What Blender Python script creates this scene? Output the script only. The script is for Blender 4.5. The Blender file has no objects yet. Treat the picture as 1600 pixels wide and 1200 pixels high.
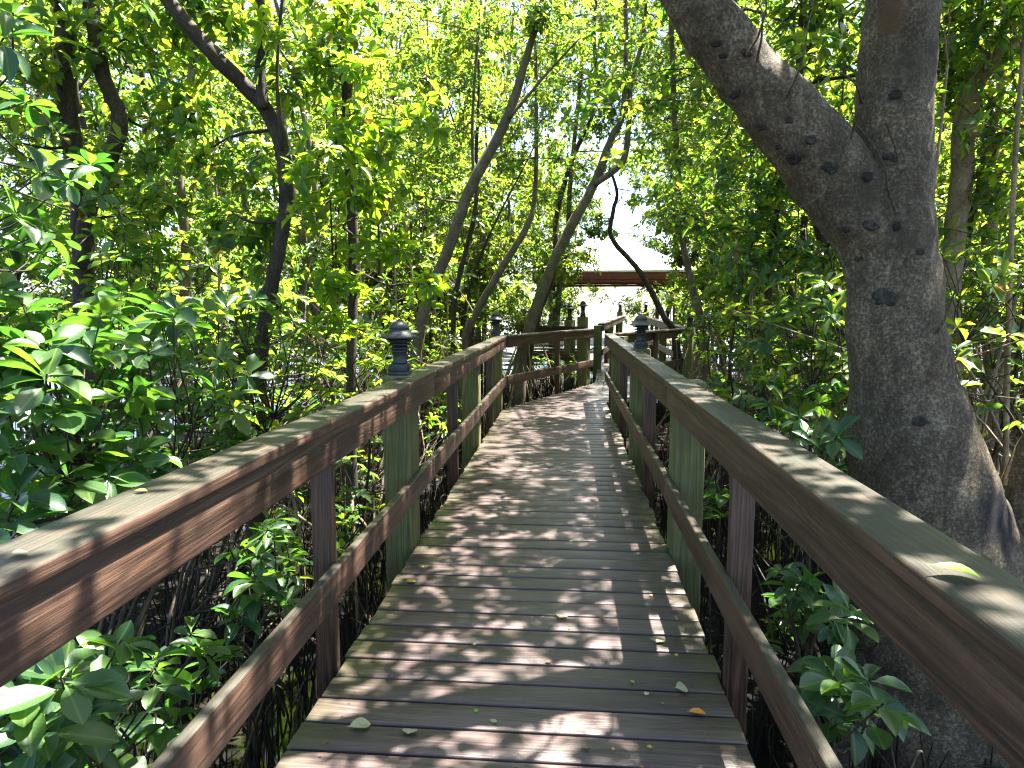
import bpy, bmesh, math, random
import numpy as np
from mathutils import Vector, Matrix

# ------------------------------------------------------------------ camera, sky, sun, exposure
SC = bpy.context.scene
COL = SC.collection
R = random.Random(7)
NR = np.random.RandomState(7)
F, CX, CY, CH = 1060.0, 800.0, 600.0, 1.5
CAMX = 0.153
PITCH = math.atan(122 / F)
YAW = math.atan(87 * math.cos(PITCH) / F)
GZ = -0.75                                    # level of the swamp floor

cam_d = bpy.data.cameras.new('camera')
cam = bpy.data.objects.new('camera', cam_d); COL.objects.link(cam)
cam.location = (CAMX, 0, CH)
cam.rotation_euler = (math.pi / 2 - PITCH, 0, YAW)
cam_d.sensor_width = 36; cam_d.lens = 36 * F / 1600
cam_d.clip_start = 0.05; cam_d.clip_end = 2000
SC.camera = cam
CAMROT = cam.rotation_euler.to_matrix()

SUN = Vector((0.31, 0.28, 1.0)).normalized()
w = bpy.data.worlds.new('World'); SC.world = w; w.use_nodes = True
nt = w.node_tree
sky = nt.nodes.new('ShaderNodeTexSky'); sky.sky_type = 'NISHITA'; sky.sun_disc = False
sky.sun_elevation = math.asin(SUN.z); sky.sun_rotation = math.atan2(SUN.x, SUN.y)
sky.air_density = 0.8; sky.dust_density = 1.5; sky.ozone_density = 0.6
bg = nt.nodes['Background']; bg.inputs['Strength'].default_value = 0.062
nt.links.new(sky.outputs[0], bg.inputs[0])
sl = bpy.data.lights.new('sun', 'SUN'); sl.energy = 5.0; sl.angle = math.radians(0.53); sl.color = (1.0, 0.95, 0.87)
so = bpy.data.objects.new('sun', sl); COL.objects.link(so)
so.rotation_euler = SUN.to_track_quat('Z', 'Y').to_euler(); so.location = (6, 6, 20)
SC.view_settings.view_transform = 'Standard'; SC.view_settings.look = 'None'
SC.view_settings.exposure = 3.35; SC.view_settings.gamma = 1.0
SC.render.engine = 'CYCLES'
cy = SC.cycles
cy.max_bounces = 7; cy.diffuse_bounces = 2; cy.glossy_bounces = 2; cy.transmission_bounces = 4; cy.transparent_max_bounces = 4
cy.use_denoising = True
cy.filter_width = 1.2
cy.sample_clamp_indirect = 8
cy.caustics_reflective = False; cy.caustics_refractive = False

# ------------------------------------------------------------------ geometry helpers
def ray(px, py):
    return CAMROT @ Vector(((px - CX) / F, -(py - CY) / F, -1.0))
def at(px, py, Y):
    d = ray(px, py); k = Y / d.y
    return Vector((CAMX + d.x * k, Y, CH + d.z * k))
def atx(px, py, X):
    d = ray(px, py); k = (X - CAMX) / d.x
    return Vector((X, d.y * k, CH + d.z * k))

def spline(pts, n=6):
    P = [Vector(p) for p in pts]
    if len(P) < 3:
        return [P[0].lerp(P[-1], i / n) for i in range(n + 1)]
    Q = [P[0] * 2 - P[1]] + P + [P[-1] * 2 - P[-2]]
    out = []
    for i in range(1, len(Q) - 2):
        a, b, c, d = Q[i - 1], Q[i], Q[i + 1], Q[i + 2]
        for j in range(n):
            t = j / n
            out.append(0.5 * ((2 * b) + (c - a) * t + (2 * a - 5 * b + 4 * c - d) * t * t + (3 * b - a - 3 * c + d) * t ** 3))
    out.append(P[-1]); return out
def lerps(r, n):
    m = len(r) - 1; out = []
    for i in range(n):
        t = i / (n - 1) * m; k = min(int(t), m - 1); out.append(r[k] + (r[k + 1] - r[k]) * (t - k))
    return out

class Buf:
    """collects geometry for ONE mesh"""
    def __init__(s): s.v = []; s.f = []; s.uv = []
    def tube(s, pts, rads, k=6, wob=0.0, cap=True):
        n = len(pts); base = len(s.v)
        t = (pts[1] - pts[0]).normalized()
        u = t.orthogonal().normalized()
        for i in range(n):
            if i: t2 = (pts[min(i + 1, n - 1)] - pts[i - 1])
            else: t2 = pts[1] - pts[0]
            if t2.length > 1e-9: t = t2.normalized()
            u = (u - t * u.dot(t)).normalized(); b = t.cross(u)
            for j in range(k):
                a = 2 * math.pi * j / k
                r = rads[i] * (1 + (wob * (R.random() - .5) * 2 if wob else 0))
                s.v.append(tuple(pts[i] + (u * math.cos(a) + b * math.sin(a)) * r))
        for i in range(n - 1):
            for j in range(k):
                j2 = (j + 1) % k
                s.f.append((base + i * k + j, base + i * k + j2, base + (i + 1) * k + j2, base + (i + 1) * k + j))
        if cap and k > 3:
            s.f.append(tuple(base + (n - 1) * k + j for j in range(k)))
            s.f.append(tuple(base + j for j in reversed(range(k))))
    def lathe(s, prof, c=(0, 0, 0), k=20, sq=False):
        base = len(s.v); c = Vector(c)
        for (r, z) in prof:
            for j in range(k):
                a = 2 * math.pi * (j + .5) / k
                s.v.append((c.x + r * math.cos(a), c.y + r * math.sin(a), c.z + z))
        n = len(prof)
        for i in range(n - 1):
            for j in range(k):
                j2 = (j + 1) % k
                s.f.append((base + i * k + j, base + i * k + j2, base + (i + 1) * k + j2, base + (i + 1) * k + j))
        s.f.append(tuple(base + (n - 1) * k + j for j in range(k))); s.f.append(tuple(base + j for j in reversed(range(k))))
    def board(s, size, M, bev=0.005, seg=2, sub=0, sag=0.0):
        """bevelled box of size (length x, width y, height z) moved by matrix M, with wood-grain UVs"""
        bm = bmesh.new(); bmesh.ops.create_cube(bm, size=1.0)
        for v in bm.verts: v.co = Vector((v.co.x * size[0], v.co.y * size[1], v.co.z * size[2]))
        if bev: bmesh.ops.bevel(bm, geom=list(bm.edges), offset=bev, segments=seg, affect='EDGES', profile=.5)
        if sub:
            for i in range(1, sub):
                x = -size[0] / 2 + size[0] * i / sub
                g = list(bm.verts) + list(bm.edges) + list(bm.faces)
                bmesh.ops.bisect_plane(bm, geom=g, plane_co=(x, 0, 0), plane_no=(1, 0, 0))
            ph = R.random() * 6
            for v in bm.verts: v.co.z += sag * math.sin(v.co.x * 2.1 + ph); v.co.y += sag * .7 * math.sin(v.co.x * 1.7 + ph * 2)
        bm.normal_update()
        L = max(range(3), key=lambda i: size[i]); o = [i for i in range(3) if i != L]
        ou, ov = R.random() * 50, R.random() * 50
        base = len(s.v)
        for v in bm.verts: v.index = -1
        for i, v in enumerate(bm.verts): v.index = i; s.v.append(tuple(M @ v.co))
        for f in bm.faces:
            n = f.normal; ax = max(range(3), key=lambda i: abs(n[i]))
            s.f.append(tuple(base + v.index for v in f.verts))
            for v in f.verts:
                if ax == L: s.uv.append((ou + v.co[o[0]] * .3, ov + v.co[o[1]] * 1.0))
                else:
                    q = o[0] if ax == o[1] else o[1]
                    s.uv.append((ou + v.co[L], ov + v.co[q] + (0.37 if ax == o[0] else 0) + (0.7 if n[ax] > 0 else 0)))
        bm.free()
    def build(s, name, mat, parent=None, smooth=True, loc=None, shift=None):
        me = bpy.data.meshes.new(name)
        v = s.v
        if shift is not None: v = [(a - shift[0], b - shift[1], c - shift[2]) for a, b, c in v]
        me.from_pydata(v, [], s.f)
        if s.uv and len(s.uv) == len(me.loops):
            l = me.uv_layers.new(name='UVMap'); l.data.foreach_set('uv', np.array(s.uv, dtype=np.float32).ravel())
        if smooth: me.polygons.foreach_set('use_smooth', [True] * len(me.polygons))
        me.materials.append(mat); me.update()
        o = bpy.data.objects.new(name, me); COL.objects.link(o)
        if parent: o.parent = parent
        if loc is not None: o.location = loc
        return o

def tag(o, label=None, cat=None, group=None, kind=None):
    if label: o['label'] = label
    if cat: o['category'] = cat
    if group: o['group'] = group
    if kind: o['kind'] = kind
    return o
def thing(name, label, cat, loc, rz=0, group=None):
    o = bpy.data.objects.new(name, None); COL.objects.link(o); o.empty_display_size = .1
    o.location = loc; o.rotation_euler = (0, 0, rz)
    return tag(o, label, cat, group)
def frame(o, t, up=Vector((0, 0, 1))):
    t = t.normalized(); y = up.cross(t).normalized(); z = t.cross(y)
    return Matrix(((t.x, y.x, z.x, o[0]), (t.y, y.y, z.y, o[1]), (t.z, y.z, z.z, o[2]), (0, 0, 0, 1)))
def copy_thing(root, loc, rz, sc=1.0, label=None, group=None):
    r = root.copy(); COL.objects.link(r); r.location = loc; r.rotation_euler = (0, 0, rz); r.scale = (sc, sc, sc)
    if label: r['label'] = label
    if group: r['group'] = group
    for ch in list(root.children):
        c = ch.copy(); COL.objects.link(c); c.parent = r
    return r

# ------------------------------------------------------------------ materials
class NT:
    def __init__(s, name):
        s.m = bpy.data.materials.new(name); s.m.use_nodes = True; s.t = s.m.node_tree
        s.p = s.t.nodes['Principled BSDF']; s.out = s.t.nodes['Material Output']
    def n(s, typ, ins=None, **kw):
        nd = s.t.nodes.new(typ)
        for k, v in kw.items(): setattr(nd, k, v)
        for k, v in (ins or {}).items():
            i = nd.inputs[k]
            if isinstance(v, bpy.types.NodeSocket): s.t.links.new(v, i)
            else: i.default_value = v
        return nd
    def math(s, op, a, b=0.0, c=0.0):
        return s.n('ShaderNodeMath', {0: a, 1: b, 2: c}, operation=op).outputs[0]
    def mix(s, f, a, b, mode='MIX'):
        nd = s.n('ShaderNodeMix', data_type='RGBA', blend_type=mode)
        for i, v in ((0, f), (6, a), (7, b)):
            if isinstance(v, bpy.types.NodeSocket): s.t.links.new(v, nd.inputs[i])
            else: nd.inputs[i].default_value = (tuple(v) + (1,)) if isinstance(v, (tuple, list)) and len(v) == 3 else v
        return nd.outputs[2]
    def ramp(s, f, stops):
        nd = s.n('ShaderNodeValToRGB', {0: f}); e = nd.color_ramp.elements
        while len(e) < len(stops): e.new(.5)
        for i, (p, c) in enumerate(stops):
            e[i].position = p; e[i].color = tuple(c) + (1,) if not isinstance(c, (int, float)) else (c, c, c, 1)
        return nd.outputs[0]
    def noise(s, vec, scale, detail=4, rough=.55, dist=0.0):
        return s.n('ShaderNodeTexNoise', {'Vector': vec, 'Scale': scale, 'Detail': detail, 'Roughness': rough, 'Distortion': dist}).outputs['Fac']
    def scl(s, vec, x, y, z):
        return s.n('ShaderNodeMapping', {'Vector': vec, 'Scale': (x, y, z)}).outputs[0]
    def set(s, **kw):
        for k, v in kw.items():
            i = s.p.inputs[k.replace('_', ' ')]
            if isinstance(v, bpy.types.NodeSocket): s.t.links.new(v, i)
            else: i.default_value = (tuple(v) + (1,)) if isinstance(v, tuple) and len(v) == 3 else v
    def bump(s, h, strength=.3, dist=.01):
        b = s.n('ShaderNodeBump', {'Height': h, 'Strength': strength, 'Distance': dist})
        s.t.links.new(b.outputs[0], s.p.inputs['Normal'])

def wood(name, dark, mid, light, top=None, topamt=.75, rough=.6, moss=None, island=.35, spec=.4, bumps=.5, ringw=.2, screws=False, worn=None):
    m = NT(name)
    uv = m.n('ShaderNodeTexCoord').outputs['UV']
    pos = m.n('ShaderNodeNewGeometry')
    gr = m.noise(m.scl(uv, 2.6, 85, 1), 1.0, 8, .72, .3)
    fib = m.noise(m.scl(uv, 5, 260, 1), 1.0, 3, .6)
    base = m.noise(m.scl(uv, .35, 8.5, 1), 1.0, 2, .5, .4)
    ring = m.math('SINE', m.math('MULTIPLY', base, 95.0))
    ring = m.math('MULTIPLY_ADD', ring, .5, .5)
    g = m.math('MULTIPLY_ADD', ring, ringw, m.math('MULTIPLY', gr, 1.02 - ringw))
    col = m.ramp(g, [(.18, dark), (.48, mid), (.85, light)])
    fibm = m.math('MULTIPLY_ADD', fib, 1.2, .4)
    col = m.mix(1.0, col, m.n('ShaderNodeCombineColor', {0: fibm, 1: fibm, 2: fibm}).outputs[0], 'MULTIPLY')
    if island:
        ri = m.math('MULTIPLY_ADD', pos.outputs['Random Per Island'], island * 2, 1 - island)
        col = m.mix(1.0, col, m.n('ShaderNodeCombineColor', {0: ri, 1: ri, 2: ri}).outputs[0], 'MULTIPLY')
    blotch = m.noise(pos.outputs['Position'], 3.1, 5, .6)
    b2 = m.math('MULTIPLY_ADD', blotch, .9, .55)
    col = m.mix(1.0, col, m.n('ShaderNodeCombineColor', {0: b2, 1: b2, 2: b2}).outputs[0], 'MULTIPLY')
    if worn:
        wn = m.noise(m.scl(uv, 1.6, 16, 1), 1.0, 5, .62, .3)
        col = m.mix(m.ramp(wn, [(.54, 0), (.68, .6)]), col, m.mix(fib, tuple(c * .6 for c in worn), tuple(c * 1.4 for c in worn)))
        col = m.mix(m.ramp(m.noise(m.scl(uv, 1.2, 45, 1), 1.0, 3, .5), [(.30, .8), (.40, 0)]), col, tuple(c * .07 for c in worn))
    if top:
        nz = m.n('ShaderNodeSeparateXYZ', {0: pos.outputs['True Normal']}).outputs[2]
        f = m.math('SMOOTHSTEP', nz, .35, .8) if False else m.n('ShaderNodeMapRange', {0: nz, 1: .3, 2: .85}).outputs[0]
        patch = m.n('ShaderNodeMapRange', {0: m.noise(pos.outputs['Position'], 5.5, 6, .65), 1: .3, 2: .62, 3: .45, 4: 1.0}).outputs[0]
        f = m.math('MULTIPLY', m.math('MULTIPLY', f, patch), topamt)
        tcol = m.mix(m.noise(m.scl(uv, 3, 60, 1), 1.0, 4, .6), tuple(c * .55 for c in top), tuple(c * 1.35 for c in top))
        col = m.mix(f, col, tcol)
    if moss:
        mm = m.noise(pos.outputs['Position'], 4.0, 6, .7)
        x = m.n('ShaderNodeSeparateXYZ', {0: pos.outputs['Position']})
        ed = m.n('ShaderNodeMapRange', {0: m.math('ABSOLUTE', x.outputs[0]), 1: .45, 2: .8, 3: 0, 4: .35}).outputs[0]
        f = m.n('ShaderNodeMapRange', {0: m.math('ADD', mm, ed), 1: .62, 2: .95, 3: 0, 4: .55}).outputs[0]
        col = m.mix(f, col, moss)
    if screws:
        xy = m.n('ShaderNodeSeparateXYZ', {0: pos.outputs['Position']})
        ax = m.math('ABSOLUTE', xy.outputs[0]); dx = m.math('MINIMUM', ax, m.math('ABSOLUTE', m.math('SUBTRACT', ax, .66)))
        fr = m.math('SUBTRACT', m.math('FRACT', m.math('ADD', m.math('DIVIDE', m.math('ADD', xy.outputs[1], 1.2), .153), .5)), .5)
        dy = m.math('ABSOLUTE', m.math('SUBTRACT', m.math('ABSOLUTE', m.math('MULTIPLY', fr, .153)), .040))
        d2 = m.math('SQRT', m.math('ADD', m.math('MULTIPLY', dx, dx), m.math('MULTIPLY', dy, dy)))
        col = m.mix(m.n('ShaderNodeMapRange', {0: d2, 1: .0035, 2: .0055, 3: .9, 4: 0}).outputs[0], col, (.012, .010, .009))
        stn = m.noise(pos.outputs['Position'], 9, 6, .72)
        col = m.mix(m.ramp(stn, [(.6, 0), (.72, .5)]), col, (.03, .024, .02))
    rr = m.math('MULTIPLY_ADD', gr, .3, rough - .15)
    m.set(Base_Color=col, Roughness=rr); m.p.inputs['Specular IOR Level'].default_value = spec
    m.bump(m.math('MULTIPLY_ADD', fib, .35, m.math('MULTIPLY_ADD', ring, .18, gr)), bumps, .004)
    return m.m

M_RAIL = wood('stained_rail_wood', (.009, .0055, .004), (.050, .028, .018), (.15, .086, .056), top=(.037, .040, .029), topamt=.88, rough=.46, island=.12, worn=(.135, .07, .043), bumps=.8)
M_DECK = wood('weathered_deck_wood', (.028, .019, .017), (.064, .045, .041), (.135, .102, .094), rough=.38, moss=(.06, .065, .02), island=.25, spec=.5, bumps=.5, screws=True)
M_POST = wood('mossy_post_wood', (.035, .035, .012), (.105, .108, .038), (.20, .19, .085), top=(.22, .21, .11), topamt=.6, rough=.75, island=.15, bumps=.8)
M_DARKWOOD = wood('dark_beam_wood', (.02, .015, .012), (.06, .045, .035), (.11, .085, .07), rough=.8)
M_FASCIA = wood('red_fascia_wood', (0.088, 0.024, 0.0176), (0.16, 0.044, 0.032), (0.224, 0.08, 0.06), rough=.6, island=.1)

def metal(name, c1, c2):
    m = NT(name); p = m.n('ShaderNodeTexCoord').outputs['Object']
    f = m.noise(p, 22, 5, .65)
    m.set(Base_Color=m.mix(m.ramp(f, [(.35, 0), (.7, 1)]), c1, c2), Roughness=m.math('MULTIPLY_ADD', f, .35, .3))
    m.bump(f, .12, .003); return m.m
M_LAMP = metal('charcoal_lamp_metal', (0.0165, 0.0195, 0.024), (0.0375, 0.0435, 0.0465))
M_LAMPG = metal('verdigris_lamp_metal', (0.036, 0.048, 0.044), (0.088, 0.112, 0.096))
M_GLASS = metal('smoked_lens', (.012, .012, .014), (.03, .03, .03))

def bark(name, dark, mid, light, fine=90, bumps=.6, patch=None, fw=.6):
    m = NT(name); g = m.n('ShaderNodeTexCoord').outputs['Object']
    a = m.noise(g, fine, 5, .8); b = m.noise(g, 5, 5, .6); c = m.noise(m.scl(g, 14, 14, 6.0), 1.0, 5, .65, .4)
    h = m.math('ADD', m.math('MULTIPLY', a, fw), m.math('MULTIPLY', c, 1 - fw))
    col = m.ramp(h, [(.33, dark), (.5, mid), (.68, light)])
    k = m.math('MULTIPLY_ADD', b, 1.3, .35)
    col = m.mix(1.0, col, m.n('ShaderNodeCombineColor', {0: k, 1: k, 2: k}).outputs[0], 'MULTIPLY')
    if patch:
        col = m.mix(m.ramp(m.noise(g, 2.3, 5, .7), [(.52, 0), (.68, .65)]), col, patch)
    m.set(Base_Color=col, Roughness=.85); m.p.inputs['Specular IOR Level'].default_value = .25
    m.bump(h, bumps, .012); return m.m
M_BIGBARK = bark('grey_speckled_bark', (.018, .0135, .008), (.080, .062, .040), (.30, .25, .165), fine=70, bumps=.7, patch=(.04, .034, .02), fw=.68)
M_KNOT = bark('dark_knot_bark', (0.0084, 0.0072, 0.006), (0.0252, 0.0222, 0.018), (0.102, 0.09, 0.069), fine=75)
M_BARK = bark('brown_mangrove_bark', (0.042, 0.0329, 0.0231), (0.126, 0.1015, 0.07), (0.252, 0.21, 0.154), fine=60, bumps=.6, patch=(0.091, 0.0875, 0.0665))
M_DARKBARK = bark('dark_mangrove_bark', (0.014, 0.0112, 0.0084), (0.042, 0.0336, 0.0252), (0.098, 0.0805, 0.063), fine=60, bumps=.6)
M_ROOT = bark('pale_root_bark', (.06, .043, .026), (.20, .15, .092), (.38, .30, .20), fine=50, bumps=.4)
M_TWIG = bark('twig_bark', (0.0154, 0.0126, 0.0084), (0.042, 0.0336, 0.0224), (0.084, 0.07, 0.049), fine=40, bumps=.2)
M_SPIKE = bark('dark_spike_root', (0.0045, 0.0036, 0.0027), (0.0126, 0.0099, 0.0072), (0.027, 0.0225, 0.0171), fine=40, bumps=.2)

def leafmat(name, cols, trans, tf, rough=.38, vein=False, spec=.5):
    m = NT(name); g = m.n('ShaderNodeNewGeometry')
    r = g.outputs['Random Per Island']
    yl = [(.99, (.20, .15, .02)), (1.0, (.16, .09, .02))] if not vein else []
    col = m.ramp(r, [((.98 if yl else 1) * i / (len(cols) - 1), c) for i, c in enumerate(cols)] + yl)
    tcol = m.ramp(r, [((.98 if yl else 1) * i / (len(trans) - 1), c) for i, c in enumerate(trans)] + yl)
    if vein:
        u = m.n('ShaderNodeTexCoord').outputs['UV']
        s = m.n('ShaderNodeSeparateXYZ', {0: u})
        v = m.math('ABSOLUTE', s.outputs[1])
        rib = m.n('ShaderNodeMapRange', {0: v, 1: .015, 2: .06, 3: .55, 4: 0}).outputs[0]
        side = m.math('SINE', m.math('MULTIPLY', m.math('SUBTRACT', s.outputs[0], m.math('MULTIPLY', v, .55)), 70.0))
        side = m.math('MULTIPLY_ADD', side, .06, 0.04)
        col = m.mix(m.math('MAXIMUM', rib, side), col, (.16, .26, .06))
        sp = m.noise(g.outputs['Position'], 60, 4, .7)
        col = m.mix(m.ramp(sp, [(.66, 0), (.76, .5)]), col, (.14, .12, .05))
    m.set(Base_Color=col, Roughness=rough); m.p.inputs['Specular IOR Level'].default_value = spec
    tr = m.n('ShaderNodeBsdfTranslucent', {'Color': tcol})
    mx = m.n('ShaderNodeMixShader', {0: tf, 1: m.p.outputs[0], 2: tr.outputs[0]})
    m.t.links.new(mx.outputs[0], m.out.inputs[0]); return m.m
GREENS = [(0.0176, 0.052, 0.0224), (0.0256, 0.068, 0.024), (0.0336, 0.084, 0.024), (0.04, 0.092, 0.024), (0.06, 0.108, 0.024), (0.0208, 0.06, 0.0272)]
TRANS = [(.11, .28, .024), (.17, .36, .024), (.25, .43, .028), (.34, .48, .03), (.48, .52, .035), (.12, .28, .028)]
M_LEAF_NEAR = leafmat('waxy_leaf_near', [(.016, .055, .024), (.024, .068, .024), (.03, .08, .022), (.04, .09, .022), (.055, .10, .024)], [(.07, .22, .02), (.10, .28, .02), (.15, .34, .02), (.2, .38, .025)], .36, .36, True)
M_LEAF = leafmat('waxy_leaf', GREENS, TRANS, .52, .37)
M_LEAF_SUN = leafmat('sunlit_yellow_leaf', [(0.0414, 0.0994, 0.0166), (0.0621, 0.1201, 0.0166), (0.0828, 0.1325, 0.0207), (0.0414, 0.0994, 0.0166)], [(0.2815, 0.5134, 0.0166), (0.3478, 0.5465, 0.0166), (0.4306, 0.5465, 0.0248), (0.2484, 0.4802, 0.0166)], .58, .36)  # sunlight put into the colour: a brighter, yellower copy of the leaf
M_LEAF_OVER = leafmat('shade_canopy_leaf', GREENS, [(0.112, 0.24, 0.032), (0.16, 0.288, 0.04)], .28, .36)  # passes less light, to deepen the shade under the unseen clumps
M_LEAF_FAR = leafmat('far_leaf', [(.035, .078, .016), (.048, .09, .016), (.066, .10, .018), (.03, .068, .016)], [(.20, .36, .025), (.28, .41, .028), (.40, .44, .032), (.16, .32, .025)], .53, .46)
def plain(name, c, rough=.5, tr=None):
    m = NT(name); g = m.n('ShaderNodeTexCoord').outputs['Object']
    f = m.noise(g, 60, 4, .7)
    m.set(Base_Color=m.mix(m.ramp(f, [(.4, 0), (.75, .6)]), c, tuple(x * .55 for x in c)), Roughness=rough); return m.m
M_FALL = {'yellow': plain('dry_yellow_leaf', (.42, .29, .05)), 'green': plain('fresh_green_leaf', (.17, .30, .025), .4),
          'brown': plain('dry_brown_leaf', (.22, .10, .035)), 'orange': plain('dry_orange_leaf', (.55, .22, .03)), 'pale': plain('pale_leaf', (.34, .33, .2))}

# ------------------------------------------------------------------ the setting: swamp floor
def swamp():
    b = Buf(); n = 90
    xs = [-30 + 60 * i / n for i in range(n + 1)]
    ys = [-6 + 50 * i / n for i in range(n + 1)]
    for y in ys:
        for x in xs:
            z = GZ + (.06 * math.sin(x * 1.7 + math.sin(y * 1.3) * 2) * math.sin(y * 1.9 + x * .6) + .03 * R.random() - .02 if abs(x) < 40 and -6 < y < 44 else -.02)
            b.v.append((x, y, z))
    nx = len(xs)
    for j in range(len(ys) - 1):
        for i in range(nx - 1): b.f.append((j * nx + i, j * nx + i + 1, (j + 1) * nx + i + 1, (j + 1) * nx + i))
    m = NT('wet_mud'); p = m.n('ShaderNodeNewGeometry').outputs['Position']
    a = m.noise(p, 6, 6, .65); c = m.noise(p, 45, 4, .6)
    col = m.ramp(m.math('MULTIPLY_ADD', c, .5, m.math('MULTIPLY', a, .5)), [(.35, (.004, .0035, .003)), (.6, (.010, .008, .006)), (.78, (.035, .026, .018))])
    m.set(Base_Color=col, Roughness=.8); m.p.inputs['Specular IOR Level'].default_value = .15; m.bump(m.math('ADD', a, c), .7, .03)
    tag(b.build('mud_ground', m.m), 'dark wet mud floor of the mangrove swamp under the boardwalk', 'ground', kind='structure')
    b = Buf(); b.v = [(-400, -60, GZ - .005), (400, -60, GZ - .005), (400, 700, GZ - .005), (-400, 700, GZ - .005)]; b.f = [(0, 1, 2, 3)]
    m = NT('swamp_water'); p = m.n('ShaderNodeNewGeometry').outputs['Position']
    m.set(Base_Color=(.02, .018, .013), Roughness=.06); m.bump(m.noise(p, 9, 3, .5), .08, .01)
    m.p.inputs['Specular IOR Level'].default_value = .8
    tag(b.build('water', m.m, smooth=False), 'shallow dark swamp water lying between the mud banks', 'water', kind='structure')
swamp()

# ------------------------------------------------------------------ boardwalk deck (one path)
def dz(y):                                  # the far stretch rises a little towards the pavilion
    return 0.0 if y < 14 else (y - 14) * .014
def deck_span(y):
    l, r = -.775, .775
    if y > 9.75: l = -.775 + (y - 9.75) * (1.36 / 3.3)
    if y > 10.6: r = .775 + (y - 10.6) * (1.72 / 2.9)
    if y > 13.4: l, r = .72 + (y - 13.4) * .06, 2.5 - (y - 13.4) * .01
    return l, r
deck = Buf(); pitch = .153; y = -1.2
while y < 23:
    l, r = deck_span(y)
    l -= R.uniform(0, .02); r += R.uniform(0, .025) if y < 9 else 0
    M = frame(((l + r) / 2, y, -.019 + dz(y) + R.uniform(-.0015, .0015)), Vector((1, R.uniform(-.003, .003), R.uniform(-.0015, .0015))))
    deck.board((r - l, .1395 + R.uniform(-.002, .002), .038), M, .006, 2, sub=8, sag=.0012)
    y += pitch
tag(deck.build('boardwalk', M_DECK), 'weathered grey brown plank boardwalk running ahead and bending right', 'boardwalk', kind='structure')
st = Buf()
for x in (-.66, 0, .66):
    st.board((11.4, .05, .19), frame((x, 4.4, -.14), Vector((0, 1, 0))), .004)
for y in (1.1, 4.1, 7.1, 10.0): st.board((2.0, .05, .19), frame((0, y + .12, -.335), Vector((1, 0, 0))), .004)
tag(st.build('boardwalk_joists', M_DARKWOOD), 'dark timber joists carrying the plank boardwalk', 'boardwalk frame', kind='structure')

# ------------------------------------------------------------------ railings
HR = 1.067
def railing(label, p0, p1, side, posts, bals, joints, group='timber railings', cap_ext=(0, 0), post_top=None, bottom=GZ - .1):
    """side=+1: outside lies to the right of p0->p1. p are points on the inner face line."""
    p0, p1 = Vector(p0), Vector(p1); t = p1 - p0; L = t.length; t.normalize()
    th = Vector((t.x, t.y, 0)).normalized(); out = Vector((th.y, -th.x, 0)) * side
    root = thing('railing', label, 'railing', (p0.x, p0.y, p0.z))
    org = Vector(p0)
    def P(s, d, z): return p0 + t * s + out * d + Vector((0, 0, z)) - org
    cuts = [-cap_ext[0]] + list(joints) + [L + cap_ext[1]]
    for a, c in zip(cuts[:-1], cuts[1:]):
        m = (a + c) / 2; l = c - a - .003
        b = Buf(); b.board((l, .15, .040), frame(P(m, .060, HR - .020), t), .009, 3, sub=max(3, int(l * 3)), sag=.0016); b.build('cap_rail', M_RAIL, root)
        b = Buf(); b.board((l, .038, .138), frame(P(m, .019, HR - .040 - .071 + .001), t), .006, 2, sub=max(3, int(l * 3)), sag=.001); b.build('rail_board', M_RAIL, root)
        b = Buf(); b.board((l, .038, .136), frame(P(m, .020, .395), t), .007, 2, sub=max(3, int(l * 3)), sag=.0016); b.build('lower_rail', M_RAIL, root)
    for s in bals:
        b = Buf(); z0, z1 = -.22, HR - .042
        b.board((z1 - z0, .09, .040), Matrix.Translation(P(s, .0395 + .045, (z0 + z1) / 2)) @ Matrix(((0, out.x, t.x, 0), (0, out.y, t.y, 0), (1, 0, 0, 0), (0, 0, 0, 1))), .004)
        b.build('baluster', M_RAIL, root)
    for (s, ztop) in posts:
        b = Buf(); z0, z1 = bottom - p0.z, ztop
        b.board((z1 - z0, .185, .185), Matrix.Translation(P(s, .040 + .0935, (z0 + z1) / 2)) @ Matrix(((0, out.x, t.x, 0), (0, out.y, t.y, 0), (1, 0, 0, 0), (0, 0, 0, 1))), .012, 2)
        o = b.build('post', M_POST, root)
    return lambda s, z: P(s, .040 + .0935, z) + org

XI = .748
Y0 = -1.3
# left straight run
lp = railing('brown timber railing along the left edge with two lamps on its posts', (-XI, Y0, 0), (-XI, 9.95, 0), -1,
        [(4.13 - Y0, 1.075), (7.25 - Y0, 1.02), (9.78 - Y0, 1.075)], [-.5 - Y0, 2.62 - Y0, 5.75 - Y0, 8.55 - Y0], [4.55 - Y0], cap_ext=(0, .06))
rp = railing('brown timber railing along the right edge with green hooded lamp', (XI, Y0, 0), (XI, 10.75, 0), 1,
        [(4.12 - Y0, 1.055), (6.85 - Y0, 1.08), (9.75 - Y0, 1.02)], [-.4 - Y0, 2.62 - Y0, 5.55 - Y0, 8.2 - Y0, 10.3 - Y0], [4.1 - Y0], cap_ext=(0, .05))
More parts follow.
